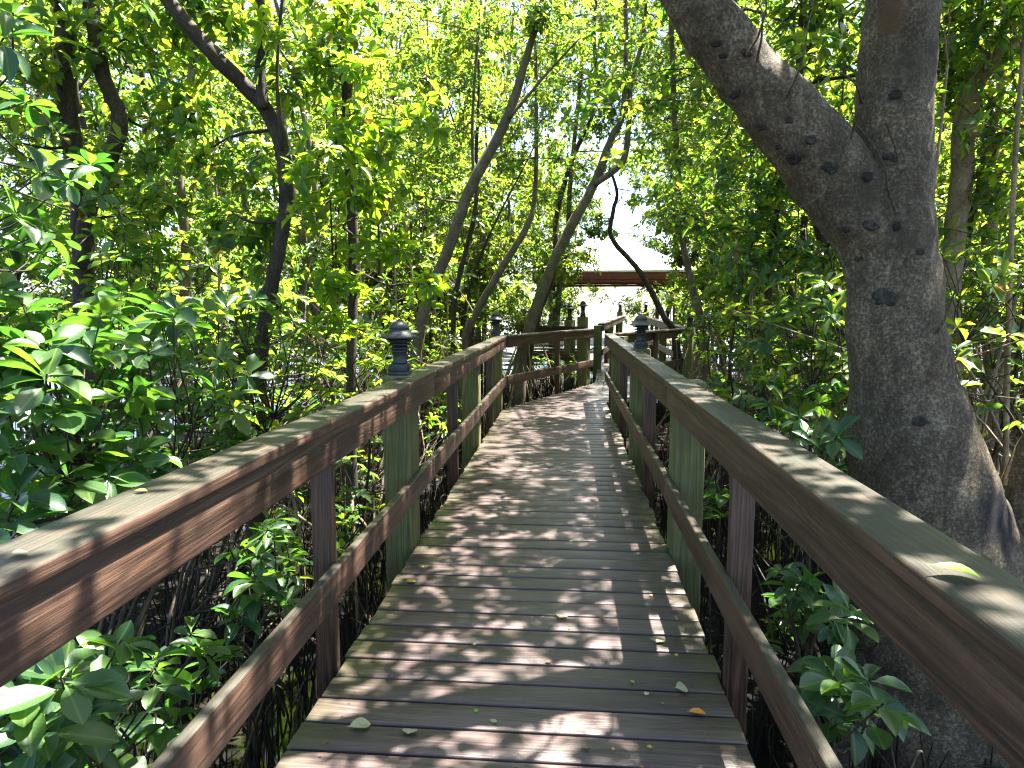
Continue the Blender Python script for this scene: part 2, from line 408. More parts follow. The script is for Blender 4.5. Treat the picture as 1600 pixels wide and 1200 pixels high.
# second run: bends right
A, B = (-XI + .02, 10.04, 0), (.66, 13.2, 0)
sp = railing('short dark railing turning right across the end of the left side', A, B, -1, [(3.30, 1.02)], [1.95], [])
C, D = (XI + .05, 10.85, 0), (2.48, 13.75, 0)
tp = railing('short railing turning right behind the green hooded lamp', C, D, 1, [(.18, 1.02), (3.25, 1.075)], [1.7], [])
E, Fp = (.98, 15.9, dz(15.9)), (2.0, 22.5, dz(22.5))
up_ = railing('far railing on the left of the last stretch to the pavilion', E, Fp, -1, [(.1, 1.02), (3.2, 1.02), (6.6, 1.2)], [1.6, 4.9], [])
G, H = (2.5, 13.85, 0), (2.52, 22.3, dz(22.3))
vp = railing('pale topped far railing on the right leading to the pavilion', G, H, 1, [(.1, 1.02), (4.2, 1.02), (8.3, 1.2)], [2.0, 6.2], [])
I, J = (.50, 14.5, 0), (-.9, 15.3, 0)
qp = railing('far railing of the side branch seen past the double posts', I, J, 1, [(.10, 1.27), (.42, 1.2)], [1.35], [])

# low bench on the side branch
bn = thing('bench', 'low timber bench with a pale top on the far side branch', 'bench', (-.1, 16.8, 0))
for k in range(3):
    b = Buf(); b.board((1.7, .14, .04), frame((0, -.15 + k * .15, .45), Vector((1, 0, 0))), .006); b.build('seat_board', M_DECK, bn)
for x in (-.7, .7):
    b = Buf(); b.board((.06, .40, 1.18), Matrix.Translation((x, 0, -.16)), .005); b.build('leg', M_FASCIA, bn)
b = Buf(); b.board((1.5, .04, .16), frame((0, -.21, .33), Vector((1, 0, 0))), .005); b.build('apron', M_FASCIA, bn)

# ------------------------------------------------------------------ post lamps
def lamp(loc, label, hood=M_LAMP, sc=1.0, rz=0.0):
    t = thing('post_lamp', label, 'lamp', loc, rz, 'low lamps on the railing posts')
    b = Buf(); b.board((.125, .125, .022), Matrix.Translation((0, 0, .011)), .004); b.board((.112, .112, .05), Matrix.Translation((0, 0, .046)), .006); b.build('base', M_LAMP, t)
    b = Buf(); b.lathe([(.046, .07), (.05, .078), (.043, .088), (.041, .135), (.047, .142), (.050, .15), (.044, .155)], k=20); b.build('stem', M_LAMP, t)
    b = Buf(); b.lathe([(.036, .153), (.036, .232)], k=16); b.build('lens', M_GLASS, t)
    b = Buf()
    for i in range(3):
        z = .158 + i * .024; r = .052 + i * .007
        b.lathe([(r - .010, z), (r + .004, z + .001), (r + .010, z + .006), (r + .009, z + .010), (r - .006, z + .016), (r - .012, z + .017)], k=24)
    for a in range(4): b.lathe([(.005, .153), (.005, .236)], (.045 * math.cos(a * 1.571 + .6), .045 * math.sin(a * 1.571 + .6), 0), 6)
    b.build('louvre', M_LAMP, t)
    b = Buf(); b.lathe([(.112, .226), (.122, .229), (.123, .233), (.098, .243), (.074, .262), (.060, .276), (.058, .282), (.062, .286), (.058, .303), (.044, .321), (.024, .331), (.012, .333), (.010, .343), (.004, .346)], k=28); b.build('hood', hood, t)
    t.scale = (sc, sc, sc); return t
lamp(lp(4.13 - Y0, 1.075), 'charcoal lamp with wide conical hood on the nearest left post')
lamp(lp(9.78 - Y0, 1.075), 'dark lamp on the left railing corner where it turns right')
lamp(rp(6.85 - Y0, 1.08), 'lamp with pale green hood on the right railing', M_LAMPG)
lamp(tp(3.25, 1.075), 'dark lamp half hidden by leaves on the outer corner post right of the bend')
lamp(up_(6.6, 1.2), 'small far lamp on the reddish post left of the last stretch')
lamp(vp(8.3, 1.2), 'small far lamp at the end of the pale topped right railing')
lamp(qp(.10, 1.27), 'far lamp on the double posts left of the gap')
lamp(qp(.42, 1.2), 'farthest lamp among leaves on the side branch railing')

# ------------------------------------------------------------------ pavilion
def pavilion():
    cx, cy_, wx, wy = 1.75, 27.0, 5.5, 5.4
    z0 = dz(23)
    t = thing('pavilion', 'open pavilion with pale hipped roof and red brown fascia at the end', 'pavilion', (cx, cy_, z0))
    ze, za = 2.62, 3.98
    b = Buf(); hx, hy = wx / 2 + .15, wy / 2 + .15
    b.v = [(-hx, -hy, ze), (hx, -hy, ze), (hx, hy, ze), (-hx, hy, ze), (-.55, 0, za), (.55, 0, za)]
    b.v += [(x, y, z - .07) for x, y, z in b.v]
    b.f = [(0, 1, 5, 4), (1, 2, 5), (2, 3, 4, 5), (3, 0, 4), (7, 6, 10, 11), (8, 7, 11), (9, 8, 11, 10), (6, 9, 10), (0, 6, 7, 1), (1, 7, 8, 2), (2, 8, 9, 3), (3, 9, 6, 0)]
    m = NT('pale_roof'); p = m.n('ShaderNodeTexCoord').outputs['Object']
    wv = m.n('ShaderNodeTexWave', {'Vector': p, 'Scale': 3.2, 'Distortion': .1}, bands_direction='Z').outputs['Fac']
    m.set(Base_Color=m.mix(m.noise(p, 3, 5, .6), (.84, .80, .78), (.72, .67, .65)), Roughness=.4); m.bump(wv, .25, .02)
    b.build('roof', m.m, t, smooth=False)
    for (l, x, y, d) in ((2 * hx - .1, 0, -hy + .05, (1, 0, 0)), (2 * hx - .1, 0, hy - .05, (1, 0, 0)), (2 * hy - .3, -hx + .08, 0, (0, 1, 0)), (2 * hy - .3, hx - .08, 0, (0, 1, 0))):
        b = Buf(); b.board((l, .04, .27), frame((x, y, ze - .19), Vector(d)), .006); b.build('fascia', M_FASCIA, t)
        b = Buf(); b.board((l - .06, .05, .10), frame((x * .985, y * .985, ze - .38), Vector(d)), .006); b.build('beam', M_FASCIA, t)
    for x in (-wx / 2 + .55, wx / 2 - .55):
        for y in (-wy / 2 + .25, wy / 2 - .25):
            b = Buf(); b.board((ze + .6, .15, .15), Matrix.Translation((x, y, (ze - .4 - 1.0) / 2)) @ Matrix(((0, 0, 1, 0), (0, 1, 0, 0), (1, 0, 0, 0), (0, 0, 0, 1))), .008); b.build('post', M_DARKWOOD, t)
    b = Buf()
    for k in range(int(wy / .153)): b.board((wx, .144, .038), frame((0, -wy / 2 + .08 + k * .153, -.019), Vector((1, 0, 0))), 0)
    b.build('floor', M_DECK, t)
pavilion()

# ------------------------------------------------------------------ leaves and trees
LODS = {}
def template(us, ws, droop, cup):
    V, Fc, UV = [], [], []
    ids = []
    for u, wd in zip(us, ws):
        z = -droop * u * u
        if wd == 0: V.append((u, 0, z)); UV.append((u, 0)); ids.append((len(V) - 1,))
        else:
            V += [(u, wd, z + cup * wd), (u, 0, z), (u, -wd, z + cup * wd)]; UV += [(u, wd), (u, 0), (u, -wd)]
            k = len(V); ids.append((k - 3, k - 2, k - 1))
    for a, b in zip(ids[:-1], ids[1:]):
        if len(a) == 1: Fc += [(a[0], b[1], b[0]), (a[0], b[2], b[1])]
        elif len(b) == 1: Fc += [(a[0], a[1], b[0]), (a[1], a[2], b[0])]
        else: Fc += [(a[0], a[1], b[1], b[0]), (a[1], a[2], b[2], b[1])]
    return np.array(V, float), Fc, np.array(UV, float)
LODS[0] = template([0, .12, .28, .48, .68, .84, .95, 1], [.02, .05, .26, .43, .48, .36, .16, 0], .22, .28)
LODS[1] = template([0, .3, .7, 1], [0, .33, .45, 0], .18, .3)
LODS[2] = (np.array([(0, 0, 0), (.6, .46, .06), (1, 0, -.12), (.6, -.46, .06)], float), [(0, 2, 1), (0, 3, 2)], None)

def leaves_mesh(name, ros, mat, lod, nl=(5, 9), el=(-.1, .8), rs=NR, parent=None, shift=None):
    """ros: list of (pos, axis, leaf length). Builds ONE mesh of leaf rosettes."""
    P = np.array([tuple(r[0]) for r in ros]); A = np.array([tuple(r[1]) for r in ros]); Ls = np.array([r[2] for r in ros])
    A /= np.linalg.norm(A, axis=1)[:, None]
    cnt = rs.randint(nl[0], nl[1] + 1, len(ros)); idx = np.repeat(np.arange(len(ros)), cnt)
    k = np.concatenate([np.arange(c) for c in cnt]); n = len(idx)
    P, A, L = P[idx], A[idx], Ls[idx] * rs.uniform(.62, 1.12, n)
    ref = np.where(np.abs(A[:, 2:3]) < .9, np.array([[0, 0, 1.]]), np.array([[1., 0, 0]]))
    t1 = np.cross(A, ref); t1 /= np.linalg.norm(t1, axis=1)[:, None]; t2 = np.cross(A, t1)
    phi = k * 2.4 + (idx * 1.7) + rs.uniform(-.35, .35, n)
    e = rs.uniform(el[0], el[1], n)
    rad = t1 * np.cos(phi)[:, None] + t2 * np.sin(phi)[:, None]
    d = rad * np.cos(e)[:, None] + A * np.sin(e)[:, None]
    d[:, 2] -= rs.uniform(0, .3, n); d /= np.linalg.norm(d, axis=1)[:, None]
    nn = A * .9 + np.array([[0, 0, .35]]) + rs.normal(0, .28, (n, 3))
    nn -= d * (nn * d).sum(1)[:, None]; nn /= np.linalg.norm(nn, axis=1)[:, None]
    s = np.cross(nn, d)
    W = L * rs.uniform(.40, .56, n)
    T, Fc, UV = LODS[lod]
    base = P + rad * (L * .04)[:, None] - A * (rs.uniform(0, .5, n) * L)[:, None] * .6
    cur = rs.uniform(.3, 1.7, n)
    V = (base[:, None, :] + (L[:, None] * T[None, :, 0])[..., None] * d[:, None, :] + (W[:, None] * T[None, :, 1])[..., None] * s[:, None, :] + (L[:, None] * T[None, :, 2] * cur[:, None])[..., None] * nn[:, None, :]).reshape(-1, 3)
    if shift is not None: V = V - np.array(tuple(shift))
    nv = len(T)
    fl = np.array([i for f in Fc for i in f]); fs = np.array([len(f) for f in Fc])
    loops = (fl[None, :] + (np.arange(n) * nv)[:, None]).ravel()
    tot = np.tile(fs, n); start = np.concatenate([[0], np.cumsum(tot)[:-1]])
    me = bpy.data.meshes.new(name)
    me.vertices.add(len(V)); me.vertices.foreach_set('co', V.astype(np.float32).ravel())
    me.loops.add(len(loops)); me.loops.foreach_set('vertex_index', loops.astype(np.int32))
    me.polygons.add(len(tot)); me.polygons.foreach_set('loop_start', start.astype(np.int32)); me.polygons.foreach_set('loop_total', tot.astype(np.int32))
    me.polygons.foreach_set('use_smooth', np.ones(len(tot), bool))
    me.update(calc_edges=True)
    if UV is not None and lod == 0:
        l = me.uv_layers.new(name='UVMap'); uv = np.tile(UV[fl], (n, 1)); l.data.foreach_set('uv', uv.astype(np.float32).ravel())
    me.materials.append(mat)
    o = bpy.data.objects.new(name, me); COL.objects.link(o)
    if parent: o.parent = parent
    return o
def rv(r=R): return Vector((r.gauss(0, 1), r.gauss(0, 1), r.gauss(0, 1))).normalized()

def blob(tb, ros, start, c, rad, n, leaf, r0=.02, squash=.75, twigk=3, every=1):
    """a leafy limb: a branch from start to the middle of a clump, twigs, leaf rosettes"""
    start, c = Vector(start), Vector(c)
    mid = start.lerp(c, .5) + rv() * (c - start).length * .12
    br = spline([start, mid, c], 4)
    tb.tube(br, lerps([r0, r0 * .65, r0 * .3], len(br)), 5)
    hubs = []
    for i in range(max(2, int(n / 7))):
        p = c + Vector((R.gauss(0, .5), R.gauss(0, .5), R.gauss(0, .5) * squash)) * rad
        q = br[R.randint(max(1, len(br) // 2), len(br) - 1)]
        m = q.lerp(p, .5) + rv() * (p - q).length * .15
        tb.tube([q, m, p], [r0 * .35, r0 * .25, max(.0025, r0 * .15)], twigk, cap=False); hubs.append((q, m, p))
    for i in range(n):
        q, m, p = R.choice(hubs)
        s = (m if R.random() < .5 else p).lerp(p, R.random())
        e = s + Vector((R.gauss(0, 1), R.gauss(0, 1), R.gauss(.25, 1) * squash)) * rad * .26
        ax = ((e - s).normalized() * .8 + Vector((0, 0, .55)) + rv() * .35).normalized()
        if i % every == 0: tb.tube([s, e], [max(.002, r0 * .13), max(.0016, r0 * .09)], 3, cap=False)
        ros.append((e, ax, leaf * R.uniform(.85, 1.15)))

def proproots(b, base, n, hmin, hmax, rmin, rmax, rad, trunkpts=None):
    for i in range(n):
        a = R.random() * 6.283; h = R.uniform(hmin, hmax); r = R.uniform(rmin, rmax)
        d = Vector((math.cos(a), math.sin(a), 0))
        p0 = base + Vector((0, 0, h))
        if trunkpts:
            p0 = min(trunkpts, key=lambda q: abs(q.z - p0.z)).copy()
        e = Vector((base.x + d.x * r, base.y + d.y * r, GZ - .1))
        m1 = p0.lerp(e, .35) + Vector((0, 0, (p0.z - e.z) * .22)); m2 = p0.lerp(e, .75) + d * r * .13 + Vector((0, 0, (p0.z - e.z) * .15))
        pts = spline([p0, m1, m2, e], 4); b.tube(pts, [rad * R.uniform(.8, 1.1)] * len(pts), 5, cap=False)

def px_path(pp, Y, wob=.10):
    """pixel path at about depth Y, from the top of the list to the ground at its first point"""
    out = []; ph = R.random() * 6
    for i, (x, y) in enumerate(pp):
        out.append(at(x, y, Y + wob * math.sin(i * 1.3 + ph)))
    b = out[0]
    if b.z > GZ + .15:
        nx = out[1] if len(out) > 1 else b
        lean = Vector((b.x - nx.x, 0, 0)) * .4
        out.insert(0, Vector((b.x + max(-.4, min(.4, lean.x)), b.y, GZ - .08)))
    return out

def hero(label, Y, stems, blobs, mat, leaf=.11, lod=1, lmat=None, roots=0, rootr=.012, name='mangrove_tree', group=None, cat='tree', flare=1.5, rmax=1.0, over=()):
    """stems: list of (pixel path, [radius px...]); first is the trunk from the ground. blobs: (px,py,Y,radius m,n)"""
    tb, ros = Buf(), []
    allpts = []
    base = None
    for i, (pp, rr) in enumerate(stems):
        if i == 0:
            pts = px_path(pp, Y); base = pts[0].copy()
            rads = [r * Y / F for r in rr]
            while len(rads) < len(pts): rads = [rads[0] * flare] + rads
        else:
            pts = [at(x, y, Y) for x, y in pp]; rads = [r * Y / F for r in rr]
        sp_ = spline(pts, 7); rs_ = [r * (.70 if Y > 8 else .9) for r in lerps(rads, len(sp_))]
        sp_ = [p + rv() * rs_[k] * .10 for k, p in enumerate(sp_)]
        tb.tube(sp_, rs_, 10 if rs_[0] < .09 else 16, wob=.05)
        allpts += [(p, r) for p, r in zip(sp_, rs_)]
    root = thing(name, label, cat, base, 0, group)
    ros2 = []
    for (x, y, yy, rad, n) in list(blobs) + [(c, 0, 0, .92, 98) for c in over]:
        c = x if isinstance(x, Vector) else at(x, y, yy)
        cand = [q for q in allpts if q[0].z < c.z + .3] or allpts
        q = min(cand, key=lambda q: (q[0] - c).length + R.random() * .2)
        blob(tb, ros2 if isinstance(x, Vector) else ros, q[0], c, rad, n, leaf, r0=min(q[1] * .6, .008 + rad * .016) if not isinstance(x, Vector) else .010)
    tb.build('trunk', mat, root, shift=base)
    if ros: leaves_mesh('crown', ros, lmat or M_LEAF, lod, parent=root, shift=base)
    if ros2: leaves_mesh('upper_crown', ros2, M_LEAF_OVER, lod, parent=root, shift=base)
    if roots:
        rb = Buf(); proproots(rb, base, roots, .5, 1.9, .35, rmax, rootr, [p for p, r in allpts])
        rb.build('prop_root', M_ROOT, root, shift=base)
    return root

# leaf clumps over the path, each standing up-sun of the patch of deck it shades
OVER = {0: [], 1: [], 2: []}
for j in range(16):
    for i in range(8):
        ty, tx = j - .8 + R.random(), -4.4 + i + R.random()
        if R.random() > ((.97 if ty < 7.5 else .66) if -1.7 < tx < 2.2 or (ty < 2.2 and tx < 0) else .13): continue
        z = max(4.0, 1.75 + .54 * max(ty, 0)) + R.uniform(.25, 1.8)
        OVER[0 if ty < 5 else (1 if ty < 9.5 else 2)].append(Vector((tx + SUN.x / SUN.z * z, ty + SUN.y / SUN.z * z, z)))

for k in range(9):                                    # extra shade over the near right rail
    z = R.uniform(4.2, 5.6); ty, tx = R.uniform(0, 4.6), R.uniform(.55, 1.6)
    OVER[0].append(Vector((tx + SUN.x / SUN.z * (z - .9), ty + SUN.y / SUN.z * (z - .9), z)))

# ---- the big grey tree beside the right railing
def big_tree():
    Y = 3.25; k = Y / F
    tb, ros = Buf(), []
    tr = [at(1475, 1300, Y), at(1470, 1080, Y), at(1462, 900, Y), at(1436, 760, Y), at(1408, 600, Y), at(1392, 450, Y), at(1388, 340, Y), at(1394, 220, Y), at(1402, 100, Y), at(1414, -20, Y), at(1425, -200, Y), at(1440, -420, Y + .2)]
    rr = [v * k for v in (150, 140, 124, 101, 73, 64, 60, 52, 50, 48, 46, 38)]
    sp_ = spline(tr, 12); rs_ = lerps(rr, len(sp_)); tb.tube(sp_, rs_, 48, wob=.012)
    lm = [at(1385, 440, Y), at(1352, 350, Y), at(1300, 275, Y), at(1240, 200, Y - .02), at(1170, 115, Y - .04), at(1110, 40, Y - .08), at(1070, -30, Y - .1), at(1010, -150, Y - .15), at(930, -330, Y - .1)]
    lr = [v * k for v in (46, 54, 57, 52, 46, 42, 40, 36, 28)]
    s2 = spline(lm, 12); r2 = lerps(lr, len(s2)); tb.tube(s2, r2, 40, wob=.012)
    st2 = [at(1480, 1050, Y), at(1545, 930, Y + .02), at(1600, 830, Y), at(1655, 720, Y), at(1720, 560, Y), at(1780, 300, Y)]
    s3 = spline(st2, 6); tb.tube(s3, lerps([v * k for v in (70, 68, 60, 54, 50, 44)], len(s3)), 26, wob=.02)
    for pp, w_ in (([at(1400, 1000, Y - .05), at(1330, 1150, Y - .12), at(1290, 1300, Y - .2)], (50, 34, 24)), ([at(1500, 1000, Y - .1), at(1560, 1150, Y - .3), at(1600, 1320, Y - .4)], (60, 48, 30)), ([at(1420, 1000, Y + .1), at(1450, 1150, Y + .35), at(1440, 1300, Y + .7)], (50, 40, 28))):
        s4 = spline(pp, 6); tb.tube(s4, lerps([v * k for v in w_], len(s4)), 16, wob=.02)
    base = Vector((tr[0].x, Y, GZ))
    root = thing('broad_tree', 'big grey forked tree leaning beside the right railing', 'tree', base)
    # crown: overhead leaf clumps that shade the deck
    cl = OVER[0]
    allp = s2[len(s2) * 2 // 3:] + sp_[len(sp_) * 2 // 3:]
    for c in cl:
        q = min(allp, key=lambda p: (p - c).length)
        blob(tb, ros, q, c, 0.9, 60, .125, r0=.007, every=3)
    for (x, y, dx, dy) in ((1165, 85, 30, -120), (1180, 95, -10, -140), (1230, 150, 40, -150), (1330, 215, 20, -110), (1400, 255, -40, -120), (1352, 160, -60, -60), (1290, 300, -90, 40), (1400, 330, -70, -160), (1460, 520, 60, -140)):
        p = at(x, y, Y - .2); q = at(x + dx * .5 + 10, y + dy * .5, Y - .32); e = at(x + dx, y + dy, Y - .3 + R.uniform(-.1, .1))
        sq = spline([p, q, e], 4); tb.tube(sq, lerps([.006, .004, .002], len(sq)), 4, cap=False)
    from mathutils import noise as mnoise
    nv = []
    for v in tb.v:
        q = Vector(v)
        if q.z < 4.2: q = q + mnoise.noise_vector(q * 5.0) * .022 + mnoise.noise_vector(q * 17.0) * .007
        nv.append(tuple(q))
    tb.v = nv
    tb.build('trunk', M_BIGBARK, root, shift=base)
    leaves_mesh('crown', ros, M_LEAF_OVER, 1, parent=root, shift=base)
    # knots on the bark facing the path
    kn = [(1295, 262, 18), (1238, 252, 22), (1188, 200, 15), (1150, 150, 14), (1268, 222, 13), (1212, 232, 9), (1355, 280, 15), (1385, 245, 16), (1400, 145, 15), (1352, 155, 12), (1360, 348, 17), (1385, 465, 26), (1320, 355, 10), (1437, 392, 11), (1300, 268, 12), (1445, 655, 16), (1120, 70, 13), (1132, 88, 10), (1165, 80, 12), (1340, 405, 9), (1400, 350, 12), (1235, 190, 10)]
    segs = [(p, r) for p, r in zip(sp_, rs_)] + [(p, r) for p, r in zip(s2, r2)]
    cp = Vector((CAMX, 0, CH))
    segs += [(p, v) for p, v in zip(s3, lerps([q * k for q in (70, 68, 60, 54, 50, 44)], len(s3)))]
    items = [(x, y, r, 1, 'knot', M_KNOT) for x, y, r in kn]
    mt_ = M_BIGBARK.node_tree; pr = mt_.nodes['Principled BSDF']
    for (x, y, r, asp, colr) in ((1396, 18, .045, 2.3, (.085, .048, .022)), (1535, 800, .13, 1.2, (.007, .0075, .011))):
        c = at(x, y, Y - .14) - base                     # old wound and painted dark crotch shade, in the bark's own space
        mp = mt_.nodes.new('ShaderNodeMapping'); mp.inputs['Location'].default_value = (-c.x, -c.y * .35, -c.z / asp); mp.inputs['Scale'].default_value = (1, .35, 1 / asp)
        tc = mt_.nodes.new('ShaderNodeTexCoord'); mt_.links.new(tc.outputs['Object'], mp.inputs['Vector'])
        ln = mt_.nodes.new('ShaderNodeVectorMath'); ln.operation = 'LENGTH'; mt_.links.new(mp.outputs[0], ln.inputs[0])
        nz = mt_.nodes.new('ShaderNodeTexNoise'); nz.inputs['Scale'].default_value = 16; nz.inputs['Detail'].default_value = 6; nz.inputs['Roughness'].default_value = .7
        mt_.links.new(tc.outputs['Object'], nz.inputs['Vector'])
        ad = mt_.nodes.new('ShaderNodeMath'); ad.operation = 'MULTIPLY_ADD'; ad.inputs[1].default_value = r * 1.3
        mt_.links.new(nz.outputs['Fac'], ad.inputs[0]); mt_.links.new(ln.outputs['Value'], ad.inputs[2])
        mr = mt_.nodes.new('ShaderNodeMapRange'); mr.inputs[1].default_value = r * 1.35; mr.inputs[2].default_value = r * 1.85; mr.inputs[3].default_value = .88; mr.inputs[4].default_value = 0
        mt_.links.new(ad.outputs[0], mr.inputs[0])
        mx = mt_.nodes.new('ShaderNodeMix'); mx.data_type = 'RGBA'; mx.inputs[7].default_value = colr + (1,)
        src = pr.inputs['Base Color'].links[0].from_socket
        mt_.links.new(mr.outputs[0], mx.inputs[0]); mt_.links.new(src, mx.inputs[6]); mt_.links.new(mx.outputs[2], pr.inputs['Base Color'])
    for (x, y, r, asp, nm, mt) in items:
        d = ray(x, y).normalized(); best = None
        for p, rad in segs:                    # first hit with the trunk's spheres along this ray
            oc = p - cp; tt = oc.dot(d); m2 = oc.length_squared - tt * tt
            if m2 < rad * rad:
                th = tt - math.sqrt(rad * rad - m2)
                if best is None or th < best[0]: best = (th, p)
        if best is None: continue
        c = cp + d * best[0]; n = (c - best[1]).normalized(); s = r * k * (.42 if nm == 'knot' else .5)
        b = Buf(); vv = (Vector((0, 0, 1)) - n * n.z).normalized(); uu = vv.cross(n); K = 16
        for ring, (rr_, hh) in enumerate(((1.25, -.35), (1.0, .04), (.7, .12), (.35, .0))):
            for j in range(K):
                a = j * 6.283 / K; ro = rr_ * s * (1 + .16 * math.sin(a * 2 + x) + .12 * math.sin(a * 5 + y) + R.uniform(-.16, .16))
                b.v.append(tuple(c + uu * math.cos(a) * ro * 1.15 + vv * math.sin(a) * ro * .85 * asp + n * (hh * min(s, .03) + (.012 if nm != 'knot' else .006))))
        for q in range(3):
            for j in range(K): b.f.append((q * K + j, q * K + (j + 1) % K, (q + 1) * K + (j + 1) % K, (q + 1) * K + j))
        b.f.append(tuple(3 * K + j for j in range(K)))
        snapped = []
        for v in b.v:
            q = Vector(v); p, rad = min(segs, key=lambda sg: (sg[0] - q).length - sg[1])
            off = (q - p).length - rad if nm == 'knot' else .004
            q = p + (q - p).normalized() * (rad + max(-.012, min(.02, off)))
            q = q + mnoise.noise_vector(q * 5.0) * .022 + mnoise.noise_vector(q * 17.0) * .007
            snapped.append(tuple(q))
        b.v = snapped
        b.build(nm, mt, root, shift=base)
    return root
big_tree()

# ---- trees one can tell apart, left to right
hero('dark upright forked tree at the far left of the thicket', 5.0,
     [([(150, 720), (132, 480), (124, 300), (106, 180), (100, 40), (96, -150)], [20, 17, 17, 17, 16, 13]),
      ([(130, 420), (140, 325), (186, 200), (162, 120), (142, 10), (120, -140)], [14, 15, 13, 13, 13, 10])],
     [(60, 90, 4.6, .55, 56), (200, 60, 5.2, .6, 56), (20, 220, 4.6, .5, 50), (250, 200, 5.4, .5, 50), (70, 330, 5.3, .45, 37), (180, -80, 5, .9, 75), (20, -60, 4.6, .8, 75), (230, 330, 5.4, .45, 37)], M_DARKBARK, .12, 1, roots=6)
hero('dark curving tree that leans left above the left railing', 4.7,
     [([(400, 660), (416, 490), (434, 400), (447, 310), (440, 230), (410, 165), (340, 92), (265, 5), (180, -120)], [15, 13, 12, 12, 13, 13, 13, 12, 11]),
      ([(412, 170), (406, 110), (416, 50), (402, -10), (390, -150)], [10, 9, 9, 8, 7]),
      ([(440, 235), (433, 120), (440, 10), (452, -120)], [3.5, 3, 3, 2.5])],
     [(300, 250, 4.9, .45, 45), (480, 120, 5, .4, 42), (330, 30, 5, .45, 50), (360, 330, 4.8, .4, 40), (480, -60, 5, .7, 75), (300, -120, 4.8, .8, 75), (420, 390, 4.9, .35, 30)], M_DARKBARK, .12, 1, roots=5)
hero('slim tree with bright yellow green leaf sprays above the left railing', 5.2,
     [([(548, 640), (552, 420), (546, 250), (541, 60), (548, -160)], [9, 9, 9, 10, 9])],
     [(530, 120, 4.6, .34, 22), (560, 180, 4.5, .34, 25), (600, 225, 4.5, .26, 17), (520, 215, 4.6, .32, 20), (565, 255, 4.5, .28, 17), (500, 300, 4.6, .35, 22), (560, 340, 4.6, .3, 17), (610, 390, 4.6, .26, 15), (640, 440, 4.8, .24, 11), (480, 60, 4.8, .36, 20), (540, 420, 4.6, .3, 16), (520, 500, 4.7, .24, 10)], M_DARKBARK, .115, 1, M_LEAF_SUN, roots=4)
hero('pale slim tree half hidden between the two dark left trees', 7.0,
     [([(285, 560), (290, 380), (275, 230), (305, 110), (318, -60)], [9, 9, 9, 11, 8])],
     [(270, 60, 7, .6, 56), (330, 180, 7.2, .55, 50), (230, 330, 7, .6, 56), (330, 380, 7, .5, 45), (200, 420, 7.2, .5, 45), (400, 90, 7, .6, 50)], M_BARK, .11, 1, roots=8)
hero('leaning brown tree rising to the right left of the lamp corner', 9.0,
     [([(648, 580), (664, 480), (702, 385), (737, 290), (790, 190), (822, 92), (846, 10), (870, -110)], [14, 13, 12.5, 12, 11, 8, 6, 5]),
      ([(740, 285), (738, 200), (742, 120), (750, 20)], [4, 3.5, 3, 3]),
      ([(795, 185), (850, 120), (905, 60)], [4, 3, 2.5])],
     [(650, 120, 9.2, .8, 133), (740, 60, 9, .8, 133), (690, 230, 9.4, .6, 87), (850, 40, 9, .6, 87), (620, 300, 9.4, .6, 83), (770, -60, 9, .9, 114), (590, 30, 9, .8, 114)], M_BARK, .095, 1, roots=14)
hero('thin leaning tree with pale bark behind the corner lamp', 11.0,
     [([(722, 545), (752, 475), (793, 404), (824, 352), (836, 300), (838, 150), (834, -60)], [9, 8.5, 8, 7, 5, 4, 4])],
     [(790, 250, 11, .6, 76), (860, 180, 11, .6, 83), (800, 90, 11, .7, 95), (690, 420, 11.3, .5, 57), (880, 60, 11, .7, 95)], M_BARK, .09, 1, roots=14)
hero('upright thin dark tree just left of the corner lamp', 10.2,
     [([(708, 560), (712, 460), (742, 330), (744, 240), (748, 140), (745, -20)], [6, 6, 5, 4, 3, 3])],
     [(720, 330, 10.2, .5, 60), (760, 180, 10.2, .6, 76), (700, 30, 10.2, .8, 87)], M_DARKBARK, .09, 1, roots=10)
hero('grey forked tree leaning right in front of the pavilion', 12.6,
     [([(812, 575), (828, 510), (856, 430), (892, 355), (926, 292), (956, 215), (972, 180), (978, 90), (976, -60)], [15, 13, 11.5, 11, 10, 8, 6, 5, 4]),
      ([(930, 288), (972, 253), (982, 200), (986, 130), (1004, 60), (1012, -40)], [7, 7, 6, 5.5, 4, 3])],
     [(930, 130, 12.8, .7, 95), (1010, 130, 12.6, .6, 76), (960, 20, 12.6, .9, 133), (880, 250, 13, .5, 60), (1040, 30, 12.6, .8, 106), (1030, 215, 12.8, .45, 49), (900, 400, 13, .35, 34)], M_BARK, .09, 1, roots=16)
hero('thin wavy tree entwined beside the grey forked tree', 13.2,
     [([(826, 560), (842, 490), (866, 420), (870, 335), (898, 240), (934, 155), (928, 60), (936, -60)], [8, 7, 6, 6, 5, 4, 4, 3])],
     [(850, 300, 13.2, .5, 64), (940, 80, 13.2, .7, 83), (830, 390, 13.4, .5, 64), (870, 130, 13.2, .8, 87)], M_DARKBARK, .09, 1, roots=10)
hero('bare dark branch trunk slanting across the pavilion roof', 14.4,
     [([(1056, 530), (1036, 492), (1000, 425), (956, 372), (958, 330), (964, 300), (950, 255)], [8, 7, 6, 5.5, 4.5, 3.5, 2.5])],
     [(1000, 300, 14.4, .4, 38), (925, 345, 14.6, .35, 30)], M_DARKBARK, .09, 1, roots=6)
hero('straight slim pale tree to the right of the pavilion', 10.0,
     [([(1102, 540), (1086, 465), (1066, 370), (1058, 250), (1052, 130), (1046, -40)], [9, 8.5, 7, 6.5, 6, 6])],
     [(1100, 250, 10, .6, 87), (1030, 150, 10, .5, 64), (1110, 110, 10, .7, 95), (1120, 360, 10, .5, 68), (1060, 20, 10, .7, 95), (1140, 440, 9, .4, 49)], M_BARK, .095, 1, roots=14, over=OVER[2])
